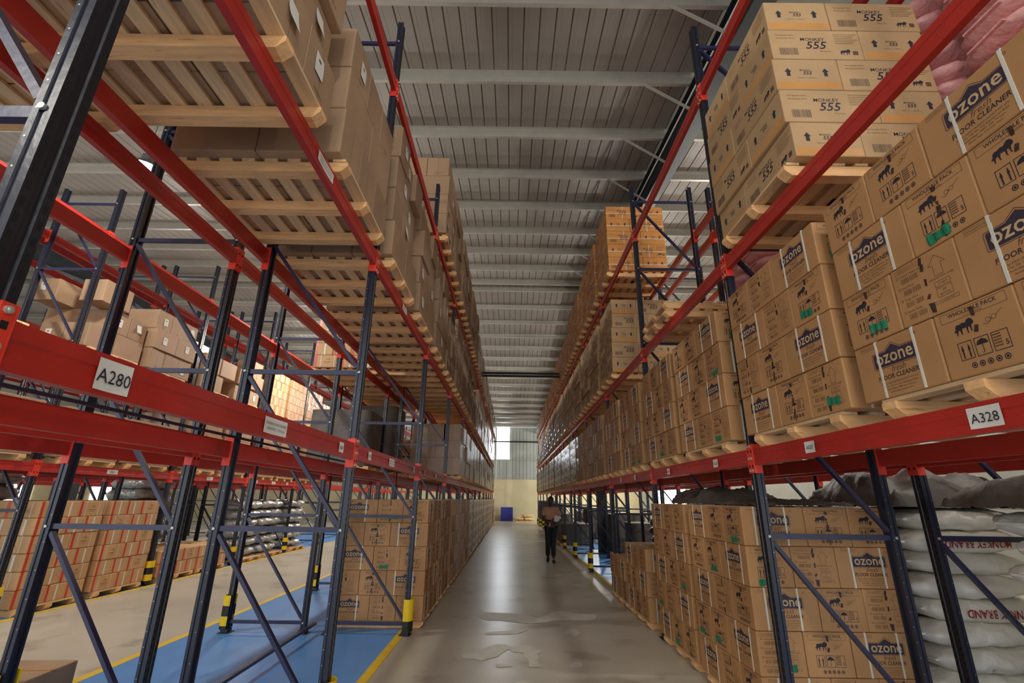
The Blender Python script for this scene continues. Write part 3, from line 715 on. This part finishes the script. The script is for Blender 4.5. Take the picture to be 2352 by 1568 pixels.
for i, (y, z, h) in enumerate(((10.7, 1, 4), (12.0, 1, 3), (9.2, 1, 5), (13.65, 0, 4), (15.0, 0, 4), (16.6, 0, 4), (18.0, 0, 4))): load('tp', -3.16, y, LV[z]+BH, h, 1, 'second left rack, %s pallet' % od(i), near=True, prio=3)

load('tp', -3.16, 1.95, LV[1]+BH, 5, 1, 'second left rack over the camera, near pallet', near=True)
# pick the nearest three hundred of each kind as things of their own, the rest as one mass
KN = {'oz': ('floor_cleaner_carton', 'brown floor cleaner carton', 'distant floor cleaner cartons stacked along both racks', 'floor cleaner cartons'),
      'mk': ('printed_carton', 'tan printed carton', 'distant tan cartons on the middle right shelf', 'tan printed cartons'),
      'or': ('strapped_carton', 'orange-brown strapped carton', 'distant strapped cartons on the top right shelf', 'strapped cartons'),
      'pl': ('plain_carton', 'plain brown carton', 'distant plain brown cartons on the left racks', 'plain cartons'),
      'tp': ('taped_carton', 'red-taped yellow-brown carton', 'far red-taped cartons on the left racks', 'red-taped cartons')}
for kind, lst in PLACED.items():
    lst.sort(key=lambda t: t['d']); nm, lb, far, grp = KN[kind]
    rest = lst[300:]+HIDDEN[kind]; stf = MB(); L, w, H = DIM[kind]
    for t in lst[:300]:
        v = R_.randint(0, 1); a = (PI/2 if t['q'] else 0)+(PI if t['flip'] else 0)+R_.uniform(-.006, .006)*(6 if t['place'].startswith('high shelf') else 3 if kind == 'tp' else 1)
        o = obj(nm, TMM[kind][v], None, (t['x'], t['y'], t['z']+.0005), (0, 0, a))
        tag(o, '%s, %s, %s layer, %s nearest' % (lb, t['place'], od(t['layer']), od(t['pos'])), 'carton', '%s, %s' % (grp, t['place']))
        if kind == 'oz' and t['d'] < 15:
            for s_ in ((-.150, .105) if not t['flip'] else (.150, -.105)): obj('strap', STRAP, o, (s_+R_.uniform(-.01,.01), 0, 0))
            if R_.random() < .32:
                s_ = 1 if (a % (2*PI)) > 0 else 1
                for e in (1, -1):
                    if R_.random() < .6: obj('green_tape', GREEN, o, (e*(OL/2+.001), R_.uniform(-.08,.08), R_.uniform(.03,.07)), (R_.uniform(-.1,.1), 0, 0 if e > 0 else PI))
        if kind == 'pl' and t['d'] < 16 and R_.random() < .5:
            # paper label on the face towards the aisle
            q = Vector((1,0,0)) if t['aside'] else Vector((0,-1,0))
            lc = Matrix.Rotation(-a, 3, 'Z') @ q
            nn, rr_ = ((L/2+.001), math.atan2(lc.y, lc.x)) if abs(lc.x) > .7 else ((w/2+.001), math.atan2(lc.y, lc.x))
            obj('paper_label', NOTE[R_.randint(0,1)], o, (round(lc.x)*nn+(-round(lc.y))*R_.uniform(-.1,.1)*1, round(lc.y)*nn+round(lc.x)*R_.uniform(-.05,.05), .2+R_.uniform(-.05,.05)), (0, 0, round(rr_/(PI/2))*PI/2))
    for t in rest:
        a = (PI/2 if t['q'] else 0)+(PI if t['flip'] else 0)
        stf.extend(TL[kind], Matrix.Translation((t['x'], t['y'], t['z']+.0005)) @ Matrix.Rotation(a, 4, 'Z'))
    if rest: tag(obj(nm+'s', stf), far, 'cartons', kind='stuff')
tag(obj('pallets', farp), 'distant pine pallets far down both racks', 'pallets', kind='stuff')
# empty pallets on the middle right shelf
for i, (y, z) in enumerate(((6.05, LV[1]+BH), (6.05, LV[1]+BH+.11))): pallet(2.56, y, z, ['lower','upper'][i]+' empty pine pallet on the middle right shelf in the bare bay')

# ------------------------------------------------------------------ sacks and wrapped goods
def sack_me(L, w, h, mm, seed, txt=None):
    m = MB(); nu, nv = 40, 28; vs = []
    rad = lambda u_: max(.02, (1-abs(u_)**3.6))**.42
    for i in range(nu+1):
        u_ = -1+2*i/nu; rr = rad(u_)
        for j in range(nv):
            a = 2*PI*j/nv; c, s_ = math.cos(a), math.sin(a)
            cy = math.copysign(abs(c)**.75, c); sz = math.copysign(abs(s_)**.85, s_)
            wr = 1+.10*noise.noise(Vector((u_*4+seed, c*2.5, s_*2.5)))+.06*noise.noise(Vector((u_*14, c*6+seed, s_*6)))
            fl_ = .25+.75*rr
            vs.append((L/2*u_*(1+.02*noise.noise(Vector((c, s_, seed)))), w/2*cy*(rr**.5)*wr, h/2+h/2*sz*rr*wr+.02*noise.noise(Vector((u_*2, c, seed)))))
    fs = [(i*nv+j, (i+1)*nv+j, (i+1)*nv+(j+1)%nv, i*nv+(j+1)%nv) for i in range(nu) for j in range(nv)]
    fs = [f_[::-1] for f_ in fs]
    m.add(vs, fs, mm, True); m.add([vs[j] for j in range(nv)], [list(range(nv))], mm); m.add([vs[nu*nv+j] for j in range(nv)], [list(range(nv))[::-1]], mm)
    for s_ in (-1, 1): m.box(s_*L/2-.03, s_*L/2+.03, -w*.23, w*.23, h/2-.008, h/2+.008, mm)
    if txt:
        tv, tf, tw = text_geo(txt, .02); sc = .07; pts = []
        for x, y in tv:
            X = -(x-tw/2)*sc; a = math.asin(max(-.9, min(.9, -(y*sc-.02)/(h/2)))); u_ = X/(L/2); rr = rad(u_)
            pts.append((X, -w/2*abs(math.cos(a))**.75*(rr**.5)*1.03-.012, h/2+h/2*math.copysign(abs(math.sin(a))**.85, math.sin(a))*rr))
        m.add(pts, tf, 'sack_print')
    return m.mesh('sack')
WS = [sack_me(.95, .56, .185, 'sack', 1.3), sack_me(.95, .56, .185, 'sack', 4.1, 'MONKEY BRAND'), sack_me(.95, .56, .185, 'sack', 7.7)]
PS = [sack_me(1.1, .58, .2, 'pink_sack', 2.2), sack_me(1.1, .58, .2, 'pink_sack', 5.2)]
US = [sack_me(.9, .55, .22, 'purple_sack', 3.2), sack_me(.9, .55, .22, 'purple_sack', 9.2)]
VS = [sack_me(.9, .6, .26, 'silver', 3.7), sack_me(.9, .6, .26, 'silver', 8.8)]
def sackpile(nm, tms, lb, where, cx, cy, z, layers, cols, rows, pitch, dx=.97, dy=.56, cat='sack', pal=True, xalt=0):
    if pal: pallet(cx, cy, z, 'pine pallet under the %s %s' % (cat+' pile', where), parts=True)
    z0 = z+(.1 if pal else 0)
    for i in range(layers):
        for c in range(cols):
            for r0 in range(rows):
                x = cx+(c-(cols-1)/2)*dx+R_.uniform(-.03, .03)+xalt*(i % 2); y = cy+(r0-(rows-1)/2)*dy+R_.uniform(-.015, .015)
                o = obj(nm, tms[R_.randint(0, len(tms)-1)] if len(tms) < 3 else tms[(i+r0) % 3], None, (x, y, z0+i*pitch), (R_.uniform(-.02,.02), R_.uniform(-.02,.02), R_.uniform(-.03,.03)))
                tag(o, '%s %s, %s layer, %s row' % (lb, where, od(i), ['near', 'far'][r0]), cat, '%s %s' % (lb, where))
sackpile('woven_sack', WS, 'white woven sack', 'beyond the right frame, near stack', 3.98, 3.20, .003, 9, 1, 2, .172, xalt=.09)
sackpile('woven_sack', WS, 'white woven sack', 'beyond the right frame, far stack', 3.86, 4.72, .003, 9, 1, 2, .172, xalt=-.06)
sackpile('woven_sack', WS, 'white woven sack', 'beyond the right frame, third stack', 3.9, 6.2, .003, 7, 1, 2, .172, xalt=.03)
sackpile('pink_sack', PS, 'pink sack', 'on the high back right shelf, near stack', 3.88, 2.2, LV[1]+BH, 10, 1, 2, .182)
sackpile('pink_sack', PS, 'pink sack', 'on the high back right shelf, middle stack', 3.88, 3.38, LV[1]+BH, 10, 1, 2, .182)
sackpile('pink_sack', PS, 'pink sack', 'on the high back right shelf, far stack', 3.88, 6.2, LV[1]+BH, 8, 1, 2, .182)
sackpile('pink_sack', PS, 'pink sack', 'on the high back right shelf, second stack', 3.88, 4.9, LV[1]+BH, 4, 1, 2, .182)
sackpile('purple_sack', US, 'dull purple sack', 'in the second right rack, near stack', 3.88, 10.7, .003, 7, 1, 2, .2)
sackpile('purple_sack', US, 'dull purple sack', 'in the second right rack, far stack', 3.88, 12.0, .003, 7, 1, 2, .2)
sackpile('silver_sack', VS, 'silvery wrapped bundle', 'across the left aisle, near stack', -7.6, 13.95, .003, 6, 1, 2, .24, cat='bundle')
sackpile('silver_sack', VS, 'silvery wrapped bundle', 'across the left aisle, middle stack', -7.6, 15.25, .003, 6, 1, 2, .24, cat='bundle')
sackpile('silver_sack', VS, 'silvery wrapped bundle', 'across the left aisle, far stack', -7.6, 16.9, .003, 6, 1, 2, .24, cat='bundle')
sackpile('silver_sack', VS, 'silvery wrapped bundle', 'in the fourth left rack, near stack', -8.9, 8.1, .003, 8, 1, 2, .24, cat='bundle')
sackpile('silver_sack', VS, 'silvery wrapped bundle', 'in the fourth left rack, far stack', -8.9, 12.0, .003, 8, 1, 2, .24, cat='bundle')
sackpile('pink_sack', PS, 'pink sack', 'at the far left end of the aisle', -1.75, 38.0, .003, 9, 1, 2, .182)
def sheet(nm, lb, cx, cy, z, lx, ly, h, seed, mm='film', cat='plastic film', fall=.0):
    m = MB(); n = 36; vs = []
    for i in range(n+1):
        for j in range(n+1):
            a, b = i/n*2-1, j/n*2-1; e = max(abs(a), abs(b))
            q = Vector((a*2.2+seed, b*2.2, seed)); zz = h*(1-e**8)*(.75+.5*noise.noise(q))+.03*abs(noise.noise(q*5))-fall*max(0, e-.9)*10
            vs.append((a*lx/2, b*ly/2, max(zz, .004)))
    m.add(vs, [(i*(n+1)+j, (i+1)*(n+1)+j, (i+1)*(n+1)+j+1, i*(n+1)+j+1) for i in range(n) for j in range(n)], mm, True)
    m.add([(x, y, 0.002) for x, y in ((-lx/2,-ly/2),(lx/2,-ly/2),(lx/2,ly/2),(-lx/2,ly/2))], [(3,2,1,0)], mm)
    return tag(obj(nm, m, None, (cx, cy, z)), lb, cat)
sheet('plastic_film', 'crumpled dark plastic film heaped over the white sacks', 3.9, 3.2, 1.665, 1.2, 1.3, .26, 3.3)
sheet('plastic_film', 'crumpled plastic film over the farther white sack stack', 3.86, 4.85, 1.665, 1.2, 1.3, .34, 8.8)
sheet('plastic_film', 'dark film lying on top of the nearest right floor stack', XD+.1, SL_(0,0), .105+5*OH, 1.0, 1.0, .06, 5.1)
sheet('plastic_film', 'grey film heaped on the farther right floor stack', XD+.1, SL_(0,1), .105+5*OH, 1.0, 1.0, .2, 6.6)
# wrapped towers on the second left rack
def wrapped(x, y, z, h, lb):
    e = empty('wrapped_load', (x, y, z)); tag(e, lb, 'wrapped load')
    for yy in (-.5, 0, .5): obj('stringer', STR, e, (0, yy, 0))
    obj('deck', DECK, e); m = MB(); n, l = 40, 14; vs = []
    for k in range(l+1):
        for i in range(n):
            a = 2*PI*i/n; c, s_ = math.cos(a), math.sin(a); q = (abs(c)**8+abs(s_)**8)**(-1/8); wv = 1+.015*noise.noise(Vector((c*3, s_*3, k*.9+x)))
            vs.append((.57*c*q*wv, .53*s_*q*wv, .102+h*k/l))
    m.add(vs, [(k*n+i, k*n+(i+1)%n, (k+1)*n+(i+1)%n, (k+1)*n+i) for k in range(l) for i in range(n)], 'film', True); m.add(vs[-n:], [list(range(n))], 'film')
    obj('wrapped_goods', m, e)
wrapped(-3.16, 9.2, LV[0]+BH, 1.0, 'grey film-wrapped tower on the second left rack, nearer one')
wrapped(-3.16, 11.2, LV[0]+BH, 1.45, 'grey film-wrapped tower on the second left rack, farther one')
wrapped(3.88, 14.2, .003, 1.0, 'brown film-wrapped crate stack behind the walking man')

for i, (x, y, h) in enumerate(((2.55, 20.0, .7), (2.55, 21.05, .7), (3.9, 17.0, 1.15), (3.9, 18.12, .9), (2.55, 25.6, .9), (2.55, 28.7, 1.3), (3.9, 22.5, 1.2), (3.9, 25.8, 1.0), (2.55, 34.4, 1.5))):
    wrapped(x, y, .003, h, 'film-wrapped goods on the floor of the %s right rack, pile %s' % ('first' if x < 3 else 'second', ['low and nearest','low, behind the nearest','tall, behind the man','shorter, behind the tall one','past the low pair','farther, waist high','tall in mid distance','chest high, farther back','farthest and tallest'][i]))
# ------------------------------------------------------------------ loose things
m = MB(); m.rbox(-.35, .35, -.25, .25, 0, .33, 'plcard', .008); m.quad((0,0,.3315),(1,0,0),(0,1,0),-.35,.35,-.02,.02,'browntape')
for x in (-.22, -.1, .06, .2): m.quad((x,-.2515,.2),(1,0,0),(0,0,1),-.02,.02,-.01,.01,'print_soft')
tag(obj('open_carton', m, None, (-4.02, 4.45, .0), (0,0,.06)), 'plain brown carton on the floor at the lower left corner', 'carton')
for i, x in enumerate((-4.13,)): pass
m = MB(); W_, H_ = .98, 1.06
m.box(-W_/2, W_/2, 0, .12, 0, H_, 'blue_plastic')
for i in range(9):
    for j in range(9):
        m.box(-W_/2+.06+i*.1, -W_/2+.12+i*.1, -.004, 0, .07+j*.105, .125+j*.105, 'logo')
tag(obj('plastic_pallet', m, None, (-.26, 40.3, 0), (-.08,0,0)), 'blue plastic pallet leaning on the end wall', 'pallet')
pallet(1.05, 39.6, .0, 'pine pallet with yellow bags at the end wall')
mat('yellow_sack', (226, 200, 140), .5, 0, .1, 5, .6, 12)
YS = sack_me(.9, .7, .25, 'yellow_sack', 2.0)
for i, (x, z, r0) in enumerate(((.7, .1, 0), (1.45, .1, .3), (1.4, .32, .1))): tag(obj('yellow_sack', YS, None, (x, 39.6, z), (0,0,r0)), ['flat yellow sack left on the end-wall pallet', 'lower yellow sack right on the end-wall pallet', 'upper yellow sack right on the end-wall pallet'][i], 'sack')
# lamps
for i, (x, y, z, pw) in enumerate(LAMPS):
    e = empty('high_bay_lamp', (x, y, z)); tag(e, 'round high bay lamp hanging %s' % ('over the aisle behind the left racks, glaring white' if i == 0 else 'from the roof, %s of the unseen lamps' % od(i-1)), 'lamp', 'high bay lamps' )
    m = MB(); m.tube((0,0,.02), (0,0,.14), .2, 'lampbody', 24, .09); m.tube((0,0,.14), (0,0,.24), .07, 'lampbody', 16); obj('lamp_housing', m, e)
    m = MB(); m.tube((0,0,-.015), (0,0,.02), .2, 'lampglass', 24, .2); obj('lamp_glass', m, e)
    m = MB(); m.tube((0,0,.24), (0,0,roofz(y)-z), .006, 'lampbody', 6); obj('hanging_rod', m, e)
    point('lamp_light', (x, y, z-.20), pw)

# ------------------------------------------------------------------ the walking man
def skin(name, pts, edges, rad, mm, parent, root=0, sub=2):
    me = bpy.data.meshes.new(name); me.from_pydata([Vector(p) for p in pts], edges, []); me.materials.append(MATS[mm])
    o = bpy.data.objects.new(name, me); COL.objects.link(o); o.parent = parent
    md = o.modifiers.new('skin', 'SKIN'); md.use_smooth_shade = True
    for i, rr in enumerate(rad):
        rr = rr if isinstance(rr, tuple) else (rr, rr); me.skin_vertices[0].data[i].radius = rr; me.skin_vertices[0].data[i].use_root = (i == root)
    sb_ = o.modifiers.new('sub', 'SUBSURF'); sb_.levels = sub; sb_.render_levels = sub
    return o
man = empty('person', (1.2, 14.7, 0)); tag(man, 'person walking up the aisle in a peach shirt and dark trousers holding papers', 'person')
# local: x to the viewer's right, -y towards the camera
J = dict(pel=(0,0,.98), wa=(0,.0,1.10), ch=(-.0,0,1.30), nk=(.0,.0,1.475), hd=(.0,-.01,1.60), ht=(.0,0,1.70),
         ls=(-.19,0,1.41), le=(-.235,-.05,1.13), lw=(-.05,-.24,1.10), rs=(.19,0,1.41), re=(.255,-.03,1.14), rw=(.13,-.25,1.15),
         lh=(-.09,0,.93), lk=(-.10,-.10,.52), la=(-.10,.06,.12), rh=(.09,0,.93), rk=(.05,-.05,.50), ra=(.05,-.14,.085))
keys = list(J); ix = {k: i for i, k in enumerate(keys)}
RAD = dict(pel=(.12,.10), wa=(.115,.09), ch=(.135,.10), nk=.052, hd=(.068,.085), ht=(.055,.07), ls=.055, le=.04, lw=.027, rs=.055, re=.04, rw=.027, lh=.08, lk=.052, la=.036, rh=.08, rk=.052, ra=.036)
ED = [('pel','wa'),('wa','ch'),('ch','nk'),('nk','hd'),('hd','ht'),('ch','ls'),('ls','le'),('le','lw'),('ch','rs'),('rs','re'),('re','rw'),('pel','lh'),('lh','lk'),('lk','la'),('pel','rh'),('rh','rk'),('rk','ra')]
pts = [J[k] for k in keys]; eds = [(ix[a], ix[b]) for a, b in ED]; rads = [RAD[k] for k in keys]
def limb(base, dirv, lens, rr):
    global pts
    p = Vector(J[base]); prev = ix[base]; d_ = Vector(dirv).normalized()
    for i, (l, r0) in enumerate(zip(lens, rr)):
        p = p+d_*l; d_ = (d_+Vector((0, -.05, -.28))).normalized(); pts.append(tuple(p)); rads.append(r0); eds.append((prev, len(pts)-1)); prev = len(pts)-1
for wr, sx in (('lw', 1), ('rw', -1)):
    pal_ = Vector(J[wr])+Vector((sx*.05, -.035, .0)); pts.append(tuple(pal_)); rads.append((.028,.017)); eds.append((ix[wr], len(pts)-1)); pi_ = len(pts)-1
    for q in range(4):
        b = pal_+Vector((sx*.02, -.005, .026-.017*q)); pts.append(tuple(b)); rads.append(.0095); eds.append((pi_, len(pts)-1)); a_ = len(pts)-1
        for s2, l in ((0, .03), (1, .024)):
            b = b+Vector((sx*l, -.012-.012*s2, -.006)); pts.append(tuple(b)); rads.append(.0085); eds.append((a_, len(pts)-1)); a_ = len(pts)-1
    b = Vector(J[wr])+Vector((sx*.03, -.05, .035)); pts.append(tuple(b)); rads.append(.010); eds.append((ix[wr], len(pts)-1)); pts.append(tuple(b+Vector((sx*.03, -.015, .006)))); rads.append(.009); eds.append((len(pts)-2, len(pts)-1))
body = skin('body', pts, eds, rads, 'skin', man, 0)
# shirt
sk = ['wa','ch','ls','rs']
sp = [(0,0,1.02),(0,0,1.12),(0,0,1.30),(0,0,1.43),(-.19,0,1.405),(-.225,-.03,1.22),(.19,0,1.405),(.24,-.02,1.23)]
skin('shirt', sp, [(0,1),(1,2),(2,3),(2,4),(4,5),(2,6),(6,7)], [(.185,.135),(.175,.13),(.19,.135),(.08,.075),.095,.08,.095,.08], 'shirt', man, 0)
tp_ = [(0,0,1.03),(-.09,0,.92),(-.10,-.095,.52),(-.10,.05,.15),(.09,0,.92),(.05,-.05,.50),(.05,-.125,.13)]
skin('trousers', tp_, [(0,1),(1,2),(2,3),(0,4),(4,5),(5,6)], [(.165,.125),.118,.085,.066,.118,.085,.066], 'trousers', man, 0)
m = MB(); n = 20; vs = []
for k in (1.025, 1.06):
    for i in range(n): a = 2*PI*i/n; vs.append((.180*math.cos(a), .136*math.sin(a), k))
m.add(vs, [(i,(i+1)%n,n+(i+1)%n,n+i) for i in range(n)], 'belt'); m.box(-.06, -.045, -.14, -.13, .95, 1.03, 'zinc_and_hole_light'); obj('belt', m, man)
def ell(m, c, r0, mm, nu=16, nv=12, zmin=-1, fn=None):
    vs, fs = [], []
    for j in range(nv+1):
        t = PI*j/nv; z = math.cos(t)
        for i in range(nu):
            a = 2*PI*i/nu; p = Vector((math.sin(t)*math.cos(a), math.sin(t)*math.sin(a), z))
            if fn: p = fn(p)
            vs.append((c[0]+p.x*r0[0], c[1]+p.y*r0[1], c[2]+p.z*r0[2]))
    fs = [(j*nu+i, (j+1)*nu+i, (j+1)*nu+(i+1)%nu, j*nu+(i+1)%nu) for j in range(nv) for i in range(nu)]
    m.add(vs, fs, mm, True)
m = MB()
def jaw(p):
    if p.z < 0: p.x *= 1-.30*(-p.z)**1.5; p.y = p.y*(1-.12*-p.z)-(.10*(-p.z))
    return p
ell(m, (0,-.01,1.63), (.077,.097,.118), 'skin', 24, 18, fn=jaw)
ell(m, (0,-.112,1.615), (.016,.020,.024), 'skin')
for s_ in (-1, 1):
    ell(m, (s_*.03,-.097,1.638), (.013,.008,.007), 'eye', 10, 8); ell(m, (s_*.03,-.104,1.638), (.0055,.003,.0055), 'hair', 8, 6)
    ell(m, (s_*.079,.0,1.625), (.010,.020,.030), 'skin', 10, 8); m.box(s_*.03-.016, s_*.03+.016, -.107, -.098, 1.653, 1.658, 'hair')
ell(m, (0,-.104,1.577), (.024,.009,.007), 'lip', 12, 8)
obj('face', m, man)
m = MB()
def hairf(p):
    if p.y < -.45 and p.z < .45: p = Vector((p.x*.6, p.y*.3, p.z))
    return p*(1+.05*noise.noise(p*9))
ell(m, (0,.012,1.675), (.090,.100,.105), 'hair', 28, 20, fn=hairf); obj('hair', m, man)
for nm_, (x, y, z, rx) in (('shoe', (-.10, .02, .045, -.45)), ('shoe', (.05, -.18, .0, 0))):
    m = MB(); ell(m, (0,0,.045), (.045,.13,.042), 'shoe', 16, 10, fn=lambda p: Vector((p.x*(1-.15*p.y), p.y, max(p.z, -.9)))); m.box(-.04, .04, -.12, .12, .0, .018, 'black'); obj(nm_, m, man, (x, y, z), (rx,0,0))
m = MB()
for i, (dx, rz) in enumerate(((0,.2),(.03,-.5),(.06,1.2))):
    q = MB(); q.box(-.045, .045, -.002-.003*i, .002-.003*i, -.08, .09, 'paper'); m.extend(q, Matrix.Translation((dx, 0, .01*i)) @ Matrix.Rotation(rz, 4, 'Y'))
tag(obj('papers', m, None, (1.2+.11, 14.7-.325, 1.17), (.25,0,0)), 'loose white papers held by the walking man', 'papers')
